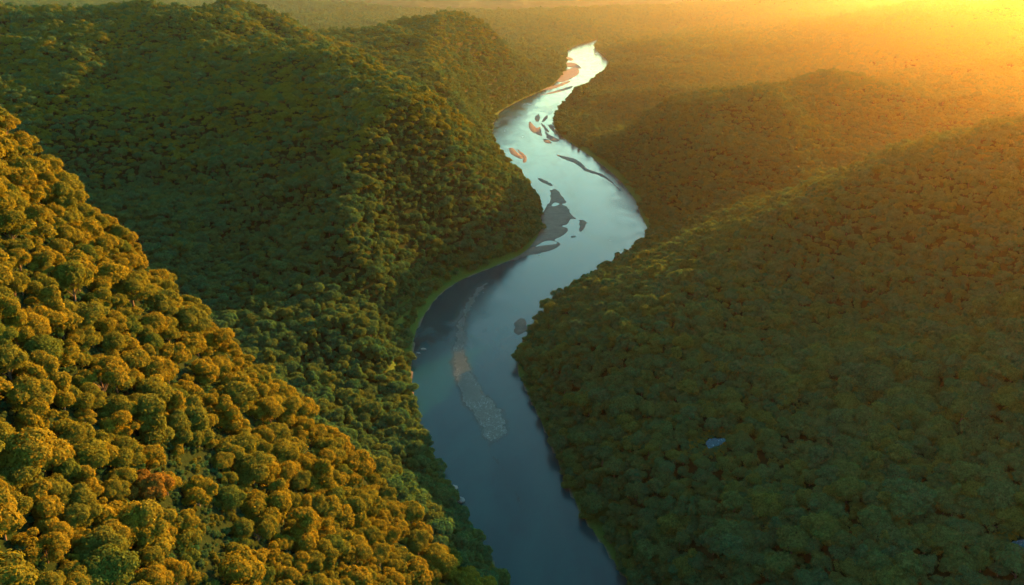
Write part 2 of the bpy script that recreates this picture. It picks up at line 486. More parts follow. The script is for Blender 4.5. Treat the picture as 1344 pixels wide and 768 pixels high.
# ------------------------------------------------------------------ tree shapes
def lobes_for(style, rng):
    L = []
    if style == 'domed':
        L.append((0, 0, 5.6, 3.1))
        for k in range(11):
            a, e = rng.uniform(0, 6.28), rng.uniform(-.25, 1.3)
            L.append((3.1 * math.cos(e) * math.cos(a), 3.1 * math.cos(e) * math.sin(a), 5.4 + 2.5 * math.sin(e), rng.uniform(1.1, 1.7)))
    elif style == 'lumpy':
        for k in range(9):
            a, r = rng.uniform(0, 6.28), 3.1 * math.sqrt(rng.uniform(0, 1))
            L.append((r * math.cos(a), r * math.sin(a), rng.uniform(3.8, 8.4) - .35 * r, rng.uniform(1.3, 2.1)))
        for k in range(6):
            a, r = rng.uniform(0, 6.28), rng.uniform(2.6, 4)
            L.append((r * math.cos(a), r * math.sin(a), rng.uniform(3.4, 5.4), rng.uniform(.9, 1.3)))
    elif style == 'spreading':
        for k in range(16):
            a, r = rng.uniform(0, 6.28), 4.4 * math.sqrt(rng.uniform(0, 1))
            L.append((r * math.cos(a), r * math.sin(a), rng.uniform(5.0, 6.0) - .09 * r * r + rng.uniform(-.4, .4), rng.uniform(1.1, 1.8)))
    elif style == 'tall':
        for k in range(13):
            h = k / 12
            a, r = rng.uniform(0, 6.28), rng.uniform(.6, 1.9) * (1 - .5 * h)
            L.append((r * math.cos(a), r * math.sin(a), 3.2 + 6.6 * h, rng.uniform(1.1, 1.7) * (1.1 - .35 * h)))
    elif style == 'bushy':
        for k in range(9):
            a, r = rng.uniform(0, 6.28), 2.6 * math.sqrt(rng.uniform(0, 1))
            L.append((r * math.cos(a), r * math.sin(a), rng.uniform(1.6, 3.4) - .2 * r, rng.uniform(1.0, 1.6)))
    return np.array(L)


def leaf_cloud(L, n, size, rng):
    """n leaf sprays on the lobes' skins; centres and outward directions, those buried in another lobe dropped"""
    w = L[:, 3] ** 2
    idx = rng.choice(len(L), n * 2, p=w / w.sum())
    d = rng.normal(size=(n * 2, 3)); d /= np.linalg.norm(d, axis=1)[:, None]
    d[:, 2] = np.where(d[:, 2] < -.35, -d[:, 2] * .6, d[:, 2])
    rad = L[idx, 3] * (1 + rng.normal(0, .09, n * 2) + .10 * np.sin(d[:, 0] * 7 + idx) * np.sin(d[:, 1] * 7 + 2 * idx))
    p = L[idx, :3] + d * rad[:, None] * np.array([1, 1, .9])
    keep = np.ones(len(p), bool)
    for j in range(len(L)):
        q = np.linalg.norm(p - L[j, :3], axis=1)
        keep &= (idx == j) | (q > L[j, 3] * .86)
    p, d = p[keep][:n], d[keep][:n]
    nrm = d + rng.normal(0, .33, d.shape) + np.array([0, 0, .15]); nrm /= np.linalg.norm(nrm, axis=1)[:, None]
    ref = rng.normal(size=d.shape)
    t = np.cross(nrm, ref); t /= np.linalg.norm(t, axis=1)[:, None]
    b = np.cross(nrm, t)
    s = size * rng.uniform(.55, 1.25, len(p))[:, None]
    q = np.stack([p - t * s * .5, p - b * s * .36 + nrm * s * .1, p + t * s * .5, p + b * s * .36 + nrm * s * .1], 1)
    return q.reshape(-1, 3), np.arange(len(p) * 4).reshape(-1, 4)


def tube_path(pts, radii, sides=6):
    V, F = [], []
    pts = [np.array(p, float) for p in pts]
    for i, p in enumerate(pts):
        d = pts[min(i + 1, len(pts) - 1)] - pts[max(i - 1, 0)]
        d /= np.linalg.norm(d) + 1e-9
        a = np.cross(d, [.31, .93, .17]); a /= np.linalg.norm(a); b = np.cross(d, a)
        for k in range(sides):
            th = 2 * math.pi * k / sides
            V.append(p + radii[i] * (math.cos(th) * a + math.sin(th) * b))
    for i in range(len(pts) - 1):
        for k in range(sides):
            F.append((i * sides + k, i * sides + (k + 1) % sides, (i + 1) * sides + (k + 1) % sides, (i + 1) * sides + k))
    return np.array(V), np.array(F)


def trunk_geo(L, rng, limbs=7):
    top = L[:, 2].mean()
    V, F = tube_path([(0, 0, -2.0), (.05, 0, .2), (.12, .05, top * .35), (.1, -.1, top * .7), (.0, .0, top)], [.42, .32, .24, .17, .06], 7)
    for j in rng.permutation(len(L))[:limbs]:
        e = L[j, :3]
        z0 = top * rng.uniform(.3, .6)
        m = np.array([e[0] * .45, e[1] * .45, z0 + (e[2] - z0) * .55])
        v, f = tube_path([(.1, 0, z0), m, e * np.array([.95, .95, 1])], [.14, .09, .03], 5)
        F = np.vstack([F, f + len(V)]); V = np.vstack([V, v])
    return V, F


STYLES = ['domed', 'lumpy', 'spreading', 'tall', 'bushy']
shapes = {}
for si, st in enumerate(STYLES):
    for k in range(2):
        rng = np.random.default_rng(100 + si * 10 + k)
        L = lobes_for(st, rng)
        v, f = leaf_cloud(L, 9000 if st != 'bushy' else 4500, .40, rng)
        tv, tf = trunk_geo(L, rng)
        shapes[st, k] = (mesh_np('crown', v, f, M_CROWN['golden']), mesh_np('trunk', tv, tf, M_BARK, True), L)

# forest prototypes (leaves and trunk in one mesh; never linked to the scene themselves)
proto_col = bpy.data.collections.new('forest_kinds')
for pi, st in enumerate(['domed', 'lumpy', 'spreading', 'domed', 'lumpy', 'tall', 'domed', 'lumpy', 'domed', 'lumpy', 'spreading', 'bushy', 'bushy']):
    rng = np.random.default_rng(500 + pi)
    L = lobes_for(st, rng)
    v, f = leaf_cloud(L, 2600, .62, rng)
    tv, tf = trunk_geo(L, rng, 3)
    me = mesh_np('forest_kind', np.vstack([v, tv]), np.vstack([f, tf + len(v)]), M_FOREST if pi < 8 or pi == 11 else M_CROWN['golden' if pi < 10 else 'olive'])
    me.materials.append(M_BARK)
    mi = np.zeros(len(f) + len(tf), np.int32); mi[len(f):] = 1
    me.polygons.foreach_set('material_index', mi)
    proto_col.objects.link(bpy.data.objects.new('forest_kind', me))

# ------------------------------------------------------------------ where trees stand
CLEAR_PX = [[(222, 612), (250, 600), (290, 602), (292, 650), (298, 700), (316, 780), (268, 780), (240, 705), (226, 660)]]
clear_polys = []
for poly in CLEAR_PX:
    clear_polys.append(np.array([list(hit(u, v))[:2] for u, v in poly]))
POOLS = [(938, 581, 6.5, 5.0), (1338, 717, 7.5, 4.0)]
pool_pos = [np.array(hit(u, v)) for u, v, *_ in POOLS]
grass_spots = [(G(546, 450), 14), (G(552, 425), 16), (G(570, 398), 18), (G(595, 375), 20), (G(630, 358), 20), (G(667, 343), 18), (G(697, 322), 14), (G(712, 290), 9),
               (G(745, 185), 24), (G(775, 205), 30), (G(805, 230), 28), (G(830, 258), 24), (G(843, 285), 16), (G(655, 150), 14), (G(680, 132), 14), (G(715, 116), 12), (G(541, 500), 8)]
noshore = np.array([[g[0][0], g[0][1], g[1]] for g in grass_spots])


def allowed(x, y, d):
    ok = d > 1.5
    for a, b, w in noshore:
        rr = np.hypot(x - a, y - b)
        ok &= ~((d < w * .27) & (rr < w * 2.2))
    for cp in clear_polys:
        ok &= ~inside(x, y, cp)
    for (u, v, a, b), p in zip(POOLS, pool_pos):
        dx, dy = x - p[0], y - p[1]
        # kept open towards the viewer's side and around
        ok &= ~((np.hypot(dx / (a + 2), dy / (b + 2.5)) < 1) | ((np.abs(dx + (p[0] * dy / p[1]) * -1) < a) & (dy < 0) & (dy > -9)))
    return ok


def jitter_grid(x0, x1, y0, y1, s):
    xs, ys = np.arange(x0, x1, s), np.arange(y0, y1, s * .87)
    X, Y = np.meshgrid(xs, ys)
    X = X + (np.arange(len(ys)) % 2)[:, None] * s * .5
    return (X + RNG.uniform(-.42, .42, X.shape) * s).ravel(), (Y + RNG.uniform(-.42, .42, Y.shape) * s).ravel()


zgrid = np.stack([GX, GY, GZ], -1)


def z_interp(x, y):
    i = np.clip(np.searchsorted(gx, x) - 1, 0, NX - 2); j = np.clip(np.searchsorted(gy, y) - 1, 0, NY - 2)
    fx, fy = (x - gx[i]) / (gx[i + 1] - gx[i]), (y - gy[j]) / (gy[j + 1] - gy[j])
    f = lambda A: (A[j, i] * (1 - fx) + A[j, i + 1] * fx) * (1 - fy) + (A[j + 1, i] * (1 - fx) + A[j + 1, i + 1] * fx) * fy
    return f(GZ), f(GD)


pts = []
for (y0, y1, s, k) in [(20, 420, 5.2, .92), (420, 1250, 5.5, .80), (1250, 2400, 7.8, 1.05), (2400, 5200, 16, 2.1)]:
    w = y1 * .95 + 160
    x, y = jitter_grid(-w, w, y0, y1, s)
    z, d = z_interp(x, y)
    u, v, t = project(np.stack([x, y, z + 5], -1))
    ok = (t > 20) & (u > -320) & (u < 1664) & (v > -240) & (v < 1000)
    x, y, z, d, t = x[ok], y[ok], z[ok], d[ok], t[ok]
    ok = allowed(x, y, d)
    x, y, z, d = x[ok], y[ok], z[ok], d[ok]
    sc = k * np.clip(RNG.lognormal(0, .27, len(x)) * (1 + .22 * vnoise(x, y, 34, 41)), .5, 1.9)
    pts.append(np.stack([x, y, z - 1.7 * sc, sc, d], -1))
pts = np.vstack(pts)

# --- the near trees one can tell apart
MARK = [  # u, v of the crown's middle, width in photo pixels, style, colour, label, short name
    (44, 584, 92, 'domed', 'golden', 'very large round-domed golden tree with dark limbs showing through, biggest on the near slope', 'very large domed tree'),
    (262, 640, 44, 'lumpy', 'golden', 'golden tree in two tiers standing alone in the dark grassy clearing', 'lone clearing tree'),
    (196, 632, 62, 'spreading', 'russet', 'low spreading russet tree on the hill side of the dark clearing', 'low russet tree'),
    (340, 416, 30, 'domed', 'golden', 'small round golden tree standing proud of the spur skyline, the one nearer the river', 'small round skyline tree'),
    (278, 411, 30, 'lumpy', 'golden', 'square-topped golden tree on the skyline just uphill of the small round one', 'square-topped skyline tree'),
    (512, 558, 44, 'domed', 'deep green', 'dark green tree with a sunlit rim at the river end of the golden slope', 'dark river-end tree'),
    (10, 146, 36, 'domed', 'golden', 'round golden tree at the very top of the near spur skyline', 'topmost skyline tree'),
    (80, 228, 56, 'spreading', 'olive', 'broad dark-bodied tree bulging out over the upper skyline of the spur', 'broad dark skyline tree'),
    (60, 452, 56, 'domed', 'deep green', 'rounded deep green tree with sunlit crown edge beside the black hollow', 'rounded deep green tree'),
    (136, 488, 70, 'spreading', 'golden', 'very wide golden tree spreading above the large black hollow', 'very wide hollow-edge tree'),
    (207, 482, 54, 'domed', 'golden', 'smooth oval golden tree beside the very wide one', 'smooth oval tree'),
    (432, 622, 42, 'tall', 'golden', 'tall pale golden tree with a combed, feathery crown in the middle of the lower slope', 'tall feathery tree'),
    (345, 658, 70, 'spreading', 'golden', 'wide golden tree leaning over the black lower hollow', 'wide lower-hollow tree'),
    (312, 512, 66, 'domed', 'olive', 'big broad olive tree in the middle of the golden slope', 'big mid-slope tree'),
    (72, 640, 46, 'lumpy', 'olive', 'lumpy olive tree ringed by black shade below the very large domed one', 'lumpy shade-ringed tree'),
    (236, 552, 28, 'tall', 'olive', 'narrow upright olive tree of stacked clumps above the clearing', 'narrow stacked tree'),
    (62, 712, 50, 'lumpy', 'golden', 'ragged golden tree at the bottom of the near slope', 'ragged bottom tree'),
    (140, 715, 66, 'domed', 'olive', 'large dense olive tree with a green-gold cap on the lowest slope', 'large dense low tree'),
    (468, 606, 44, 'lumpy', 'golden', 'bright golden tree crowded against the river edge of the lit slope', 'bright river-edge tree'),
    (400, 690, 48, 'tall', 'golden', 'upright golden tree rising beyond the black lower hollow', 'upright hollow tree'),
    (540, 655, 44, 'domed', 'olive', 'half-lit olive tree where the golden slope turns green towards the river', 'half-lit edge tree'),
    (250, 730, 40, 'bushy', 'deep green', 'shaded deep green bushy tree at the foot of the clearing', 'shaded clearing-foot tree'),
    (575, 735, 60, 'domed', 'olive', 'large half-golden domed tree nearest the lower river bank', 'large lower-bank tree'),
    (285, 578, 26, 'bushy', 'golden', 'small golden bushy tree at the top edge of the clearing', 'small clearing-top tree'),
]
WIDTH = {'domed': 8.8, 'lumpy': 8.4, 'spreading': 10.2, 'tall': 4.6, 'bushy': 6.6}
CEN = {'domed': 5.4, 'lumpy': 5.2, 'spreading': 4.8, 'tall': 6.2, 'bushy': 2.2}
marks = []
for u, v, wpx, st, colr, label, short in MARK:
    # walk the ray down until a crown of this size sits on the ground there
    h = hit(u, v)
    best = None
    for dv in range(-6, 70, 2):
        h = hit(u, v + dv)
        if h is None:
            continue
        t = project(np.array(h))[2][0]
        s = wpx * t / FPX / WIDTH[st]
        if t > 330:
            continue
        s = min(max(s, .45), 1.7)
        cu, cv, _ = project(np.array(h) + np.array([0, 0, CEN[st] * s]))
        e = abs(cv[0] - v)
        if best is None or e < best[0]:
            best = (e, np.array(h), s)
    if best:
        marks.append((best[1], best[2], st, colr, label, short))

near = []   # x y z scale style variant colour rot
for p, s, st, colr, label, short in marks:
    near.append(dict(p=p, s=s, st=st, col=colr, label=label, short=short, r=s * WIDTH[st] / 2))
# dart-throw the rest of the near slope
xs, ys = RNG.uniform(-230, 60, 60000), RNG.uniform(60, 330, 60000)
zs, ds = z_interp(xs, ys)
us, vs, ts = project(np.stack([xs, ys, zs + 4], -1))
ok = (ts > 60) & (ts < 330) & (us > -90) & (us < 720) & (vs < 900) & (xs < 30) & allowed(xs, ys, ds) & ((vs > 100))
cand = np.nonzero(ok)[0]
NP = [(n['p'][0], n['p'][1], n['r']) for n in near]
cell = {}
def put(x, y, r):
    cell.setdefault((int(x // 12), int(y // 12)), []).append((x, y, r))
for a in NP: put(*a)
def clash(x, y, r):
    i, j = int(x // 12), int(y // 12)
    for a in (-1, 0, 1):
        for b in (-1, 0, 1):
            for (px, py, pr) in cell.get((i + a, j + b), ()):
                if (x - px) ** 2 + (y - py) ** 2 < (.61 * (r + pr)) ** 2:
                    return True
    return False
for q, c in enumerate(cand):
    st = random.choices(STYLES, [30, 36, 14, 8, 12])[0]
    s = min(max(random.lognormvariate(.16, .28), .55), 1.75) * (.9 if q < 12000 else .62)
    r = s * WIDTH[st] / 2
    if clash(xs[c], ys[c], r):
        continue
    put(xs[c], ys[c], r)
    lit = vnoise(xs[c], ys[c], 45, 9)  # noise patches where golden leaves are a little likelier
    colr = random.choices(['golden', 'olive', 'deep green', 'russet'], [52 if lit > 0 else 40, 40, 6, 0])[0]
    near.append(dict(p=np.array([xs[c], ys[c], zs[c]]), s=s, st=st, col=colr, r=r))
for n in near:
    u, v, t = project(n['p'] + np.array([0, 0, CEN[n['st']] * n['s']]))
    n['u'], n['v'], n['t'] = u[0], v[0], t[0]
    n['px'] = 2 * n['r'] / t[0] * FPX
    n['seen'] = (-10 < u[0] < 1354) and (-10 < v[0] < 790)
marked = [n for n in near if 'label' in n]
rest = sorted([n for n in near if 'label' not in n and n['seen']], key=lambda n: -n['px'])
individual = marked + rest[:300 - len(marked)]
ids = {id(n) for n in individual}
left_over = [n for n in near if id(n) not in ids]
# the mass of the forest: everything else, kept off the near trees
keep = np.ones(len(pts), bool)
xlo = (pts[:, 0] > -240) & (pts[:, 0] < 45) & (pts[:, 1] > 50) & (pts[:, 1] < 345)
inzone = np.nonzero(xlo)[0]
u, v, t = project(pts[:, :3] + np.array([0, 0, 4.0]))
for i in inzone:
    if (t[i] > 60) and (t[i] < 330) and (-90 < u[i] < 720) and (100 < v[i] < 900) and pts[i, 0] < 30:
        keep[i] = False
pts = pts[keep]
extra = np.array([[n['p'][0], n['p'][1], n['p'][2] - 1.6 * n['s'], n['s'], 50] for n in left_over if n['st'] != 'bushy'] + [[*n['p'], n['s'] * .5, 50] for n in left_over if n['st'] == 'bushy'])
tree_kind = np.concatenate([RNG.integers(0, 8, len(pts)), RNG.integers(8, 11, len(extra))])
zz = np.concatenate([pts[:, 2], extra[:, 2]])
xx, yy = np.concatenate([pts[:, 0], extra[:, 0]]), np.concatenate([pts[:, 1], extra[:, 1]])
sun_gold = np.clip((zz - 72) / 45, 0, 1) * (xx < 60) * (yy > 350) * (yy < 2200) * .55      # yellower leaf colour on left-bank hill tops, standing in for sunlight on the crests
tree_kind = np.where((RNG.random(len(tree_kind)) < sun_gold) & (tree_kind < 8), 10, tree_kind)
pts = np.vstack([pts, extra])
# low bushes filling the gaps of the near slope
bx, by = RNG.uniform(-230, 40, 26000), RNG.uniform(50, 330, 26000)
bz, bd = z_interp(bx, by)
u, v, t = project(np.stack([bx, by, bz], -1))
dense = .6 + .4 * np.any([inside(bx, by, cp) for cp in clear_polys], 0)
ok = (t > 60) & (u > -90) & (u < 720) & (v > 100) & (v < 900) & (bd > 2) & (RNG.random(len(bx)) < dense)
bush = np.stack([bx, by, bz - .2, RNG.uniform(.14, .42, len(bx)), bd], -1)[ok]
ring = []
for (u0, v0, a, b), p in zip(POOLS, pool_pos):          # and round the two pools
    th, q = RNG.uniform(0, 6.28, 260), RNG.uniform(1.0, 2.6, 260)
    x, y = p[0] + a * .8 * q * np.cos(th), p[1] + b * .8 * q * np.sin(th)
    z, d = z_interp(x, y)
    ring.append(np.stack([x, y, z - .3, RNG.uniform(.2, .5, 260), d], -1)[(q > 1.25) | (y > p[1])])
bush = np.vstack([bush] + ring)
pts = np.vstack([pts, bush]); tree_kind = np.concatenate([tree_kind, RNG.choice([11, 11, 11, 12], len(bush))])
print('forest trees', len(pts), 'near', len(near), 'individual', len(individual))

# ------------------------------------------------------------------ forest (one object, nobody could count it)
fme = bpy.data.meshes.new('forest')
fme.vertices.add(len(pts)); fme.vertices.foreach_set('co', pts[:, :3].astype(np.float32).ravel())
for nm, val in (('tree_scale', pts[:, 3]), ('tree_turn', RNG.uniform(0, 6.28, len(pts)))):
    a = fme.attributes.new(nm, 'FLOAT', 'POINT'); a.data.foreach_set('value', val.astype(np.float32))
a = fme.attributes.new('tree_kind', 'INT', 'POINT'); a.data.foreach_set('value', tree_kind.astype(np.int32))
forest = tag(link('forest', fme), 'dense green forest covering the valley slopes on both banks', 'forest', kind='stuff')
ng = bpy.data.node_groups.new('plant_forest', 'GeometryNodeTree')
ng.interface.new_socket('Geometry', in_out='INPUT', socket_type='NodeSocketGeometry')
ng.interface.new_socket('Geometry', in_out='OUTPUT', socket_type='NodeSocketGeometry')
gi, go = ng.nodes.new('NodeGroupInput'), ng.nodes.new('NodeGroupOutput')
ci = ng.nodes.new('GeometryNodeCollectionInfo'); ci.inputs['Collection'].default_value = proto_col
ci.inputs['Separate Children'].default_value = True; ci.inputs['Reset Children'].default_value = True
iop = ng.nodes.new('GeometryNodeInstanceOnPoints'); iop.inputs['Pick Instance'].default_value = True
def named(nm, ty):
    n = ng.nodes.new('GeometryNodeInputNamedAttribute'); n.data_type = ty; n.inputs['Name'].default_value = nm
    return n.outputs['Attribute']
cb = ng.nodes.new('ShaderNodeCombineXYZ')
ng.links.new(named('tree_turn', 'FLOAT'), cb.inputs['Z'])
ng.links.new(gi.outputs[0], iop.inputs['Points']); ng.links.new(ci.outputs[0], iop.inputs['Instance'])
ng.links.new(named('tree_kind', 'INT'), iop.inputs['Instance Index'])
ng.links.new(cb.outputs[0], iop.inputs['Rotation']); ng.links.new(named('tree_scale', 'FLOAT'), iop.inputs['Scale'])
ng.links.new(iop.outputs[0], go.inputs[0])
md = forest.modifiers.new('plant_forest', 'NODES'); md.node_group = ng

# ------------------------------------------------------------------ the near trees as things
ORD = ['nearest', 'second', 'third', 'fourth', 'fifth', 'sixth', 'seventh', 'eighth', 'ninth', 'tenth', 'eleventh', 'twelfth', 'thirteenth', 'fourteenth', 'fifteenth', 'sixteenth',
       'seventeenth', 'eighteenth', 'nineteenth', 'twentieth', 'twenty-first', 'twenty-second', 'twenty-third', 'twenty-fourth']
SIZE = lambda n: 'small' if n['r'] < 2.6 else 'mid-sized' if n['r'] < 3.7 else 'large'
buckets = {}
for n in individual:
    if 'label' in n:
        continue
    m = min(marked, key=lambda k: (k['u'] - n['u']) ** 2 + (k['v'] - n['v']) ** 2)
    du, dv = n['u'] - m['u'], n['v'] - m['v']
    way = ('on the river side of' if du > 0 else 'on the hill side of') if abs(du) > abs(dv) else ('below' if dv > 0 else 'above')
    buckets.setdefault((m['short'], way), []).append((math.hypot(du, dv), n))
for (short, way), lst in buckets.items():
    lst.sort(key=lambda q: q[0])
    for k, (_, n) in enumerate(lst):
        colr = {'golden': 'gold-green', 'olive': 'olive', 'deep green': 'deep green', 'russet': 'russet'}[n['col']]
        n['label'] = f"{SIZE(n)} {colr} {n['st']} tree, {ORD[min(k, len(ORD) - 1)]} {way} the {short}"
first = {}
for n in individual:
    key = (n['st'], random.randint(0, 1))
    crown_me, trunk_me, _ = shapes[key]
    if key not in first:
        root = bpy.data.objects.new('hillside_tree', None); COL.objects.link(root)
        cr, tr = link('crown', crown_me, root), link('trunk', trunk_me, root)
        first[key] = (root, cr, tr)
    else:
        r0, c0, t0 = first[key]
        root, cr, tr = r0.copy(), c0.copy(), t0.copy()
        for o in (root, cr, tr): COL.objects.link(o)
        cr.parent = root; tr.parent = root
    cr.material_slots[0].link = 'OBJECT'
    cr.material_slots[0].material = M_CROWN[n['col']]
    root.empty_display_size = .5
    root.location = Vector(n['p']) - Vector((0, 0, 1.6 * n['s']))
    root.rotation_euler = (random.uniform(-.06, .06), random.uniform(-.06, .06), random.uniform(0, 6.28))
    root.scale = (n['s'], n['s'], n['s'] * random.uniform(.88, 1.15))
    tag(root, n['label'], 'tree', 'trees on the near golden hillside')


# ------------------------------------------------------------------ gravel bars, riffle, rocks
def bar(name, px, label, cat, step, height_fn, material, holes=(), group=None, kind=None, edge_w=8.0):
    poly = smooth([G(*p) for p in px] + [G(*px[0])], 4)[:-1]
    c = poly.mean(0)
    x0, y0 = poly.min(0) - 3; x1, y1 = poly.max(0) + 3
    nx, ny = max(int((x1 - x0) / step) + 1, 4), max(int((y1 - y0) / step) + 1, 4)
    X, Y = np.meshgrid(np.linspace(x0, x1, nx), np.linspace(y0, y1, ny))
    d = -sdf(X, Y, poly)
    d = d + .9 * vnoise(X, Y, 7, 51) + .8 * vnoise(X, Y, 3.1, 52) + .4 * vnoise(X, Y, 1.4, 53)
    for hpx in holes:
        d = np.minimum(d, sdf(X, Y, smooth([G(*p) for p in hpx] + [G(*hpx[0])], 4)[:-1]))
    Z = height_fn(X, Y, d)
    F = grid_faces(nx, ny)
    ok = (Z.ravel()[F] > -.35).any(1)
    F = F[ok]
    used = np.unique(F)
    remap = np.zeros(nx * ny, int); remap[used] = np.arange(len(used))
    V = np.stack([X - c[0], Y - c[1], Z], -1).reshape(-1, 3)[used]
    me_ = mesh_np(name, V, remap[F], material, True)
    ea = me_.attributes.new('edge', 'FLOAT', 'POINT')
    ea.data.foreach_set('value', np.clip(d / edge_w, 0, 1).ravel()[used].astype(np.float32))
    o = link(name, me_)
    o.location = (c[0], c[1], 0)
    tag(o, label, cat, group, kind)
    return o


def mound(X, Y, d):
    return np.clip(d * .14, -.5, .55) + np.clip(d, 0, 2) / 2 * (.14 * vnoise(X, Y, 9, 21) + .12 * vnoise(X, Y, 3.4, 22)) + .05 * vnoise(X, Y, 5, 24)


def stones(X, Y, d):
    # the sheet of broken water: low standing waves over the shoal
    return np.where(d > -2.5, .05 + .03 * vnoise(X, Y, 3.0, 32) * np.clip(d / 3, 0, 1), -1.0)




BG = 'gravel bars in the river'
bar('gravel_bar', [(722, 250), (730, 248), (738, 258), (744, 266), (738, 268), (745, 272), (750, 282), (757, 287), (748, 288), (745, 294), (738, 297), (744, 300), (743, 305), (735, 311),
                   (727, 315), (735, 319), (735, 323), (725, 328), (712, 332), (695, 335), (676, 341), (672, 340), (690, 328), (702, 314), (710, 296), (712, 282), (716, 272), (723, 262)],
    'long grey gravel bar hugging the inner bank under the big wooded hill', 'gravel bar', 1.6, mound, M_GRAVEL,
    holes=[[(702, 324), (714, 317), (725, 316), (731, 320), (715, 322)], [(724, 270), (728, 266), (734, 268), (727, 271)]], group=BG)
small = [
    ([(760, 289), (766, 289), (770, 295), (762, 305), (760, 297)], 'small triangular gravel bar off the tip of the long grey bar'),
    ([(748, 311), (754, 309.5), (755, 311.5), (749, 313)], 'tiny gravel islet off the lower edge of the long grey bar'),
    ([(705, 233), (712, 235), (725, 242.5), (722, 244), (711, 239)], 'thin gravel spit running out from the bank above the long grey bar'),
    ([(703, 152), (707, 150), (709, 155), (706, 160), (702, 157)], 'oval gravel islet farthest upstream in the midriver braid'),
    ([(713, 156), (718, 151), (718.5, 155), (714, 160), (711, 160)], 'short gravel islet beside the oval one, nearer the shaded bank'),
    ([(695, 159), (700, 164), (704, 168), (709, 167), (711, 178), (704, 176), (697, 172), (694, 165)], 'widest brown gravel islet in the midriver braid'),
    ([(709, 161), (714, 164), (721, 173), (716, 172)], 'slanting sliver of gravel in the middle of the braid'),
    ([(719, 164), (725, 164), (729, 175), (723, 170)], 'gravel sliver of the braid closest to the shaded wooded bank'),
    ([(715, 171), (720, 176), (734, 184), (727, 186), (718, 181)], 'long gravel sliver joining the braid to the wooded bank'),
    ([(712, 182), (719, 183), (724, 188), (715, 187)], 'gravel sliver farthest downstream in the braid'),
    ([(667, 194), (674, 195), (680, 201), (687, 205), (684, 209), (671, 202)], 'hooked gravel strip beside the lit spur of the big hill'),
    ([(678, 196), (685, 200), (691, 206), (690.5, 213), (686, 213), (686, 207)], 'curved gravel strip just outside the hooked one'),
    ([(729, 202), (740, 205), (755, 209), (766, 216), (769, 220.5), (780, 225), (791, 229), (803, 238), (814, 250), (811, 248), (797, 236), (785, 230), (769, 225), (764, 221), (754, 214), (738, 208)],
     'very long thin gravel strip curving along the shaded outer bank'),
    ([(740, 73), (752, 77), (749, 80), (741, 77)], 'farthest gravel islet of the river at the distant bend'),
    ([(742, 82), (755, 83), (763, 90), (753, 89), (742, 87)], 'gravel islet between the distant wide bar and the farthest islet'),
    ([(730, 106), (735, 98), (745, 91), (757, 89), (760, 96), (752, 102), (742, 107), (732, 108)], 'wide pale gravel bar on the inside of the distant bend'),
    ([(700, 119), (725, 113), (747, 106), (746, 109), (725, 117)], 'thin gravel streak just downstream of the distant wide bar'),
    ([(708, 125), (730, 119), (750, 113), (749, 116), (729, 122)], 'second thin gravel streak downstream of the distant wide bar, farther midstream'),
]
for px, label in small:
    bar('gravel_bar', px, label, 'gravel bar', 1.3, mound, M_GRAVEL, group=BG)
bar('riffle', [(640, 368), (625, 375), (614, 386), (604, 404), (596, 422), (591, 440), (588, 462), (588, 485), (594, 508), (602, 529), (613, 546), (623, 562), (632, 580), (642, 588),
               (654, 583), (668, 576), (676, 566), (672, 552), (667, 540), (658, 529), (646, 517), (638, 508), (630, 494), (621, 477), (616, 460), (618, 445), (616, 430), (621, 412), (628, 396), (638, 382), (646, 370)],
    'long grey stony riffle flecked with white water across the lower river', 'rapids', .7, stones, M_RIFFLE)
bar('riffle', [(640, 600), (652, 612), (668, 640), (682, 664), (700, 690), (712, 700), (706, 690), (690, 662), (674, 632), (660, 606), (650, 598)],
    'faint trail of broken water downstream of the long stony riffle', 'rapids', .8, lambda X, Y, d: stones(X, Y, d) - .005, M_RIFFLE)


def boulder(u, v, size, seed, label, z=0.0):
    rng = np.random.default_rng(seed)
    import bmesh
    bm = bmesh.new()
    bmesh.ops.create_icosphere(bm, subdivisions=3, radius=1)
    ax = rng.normal(size=(7, 3)); ax /= np.linalg.norm(ax, axis=1)[:, None]
    for vt in bm.verts:
        p = np.array(vt.co)
        k = 1 + .10 * math.sin(4 * p[0] + seed) * math.sin(5 * p[1]) + .05 * math.sin(11 * p[2] + 7 * p[0])
        for a in ax:
            e = p @ a
            if e > .62: k *= .62 / e * .5 + .5
        vt.co = Vector(p * k * np.array(size))
    me = bpy.data.meshes.new('boulder'); bm.to_mesh(me); bm.free()
    me.materials.append(M_ROCK); me.shade_flat()
    o = link('boulder', me)
    g = G(u, v, z)
    o.location = (g[0], g[1], z); o.rotation_euler = (0, 0, rng.uniform(0, 6))
    return tag(o, label, 'rock', 'rocks along the river edge')


boulder(556, 459, (2.6, 1.7, 1.0), 3, 'dark flat rock in the water just off the grassy inner bank', .1)
boulder(549, 464, (1.7, 1.3, .9), 4, 'smaller dark rock between the flat one and the grassy bank', .2)
boulder(596, 642, (3.2, 2.2, 1.6), 5, 'grey rock slab showing under the bank trees, upstream one of two', .4)
boulder(604, 657, (2.6, 2.4, 1.5), 6, 'grey rock slab showing under the bank trees, downstream one of two', .4)
bar('gravel_bar', [(676, 424), (682, 418), (690, 420), (688, 434), (680, 440), (674, 434)], 'pale rounded gravel bar showing below trees at the tip of the wooded point', 'gravel bar', .8, mound, M_GRAVEL, group=BG)

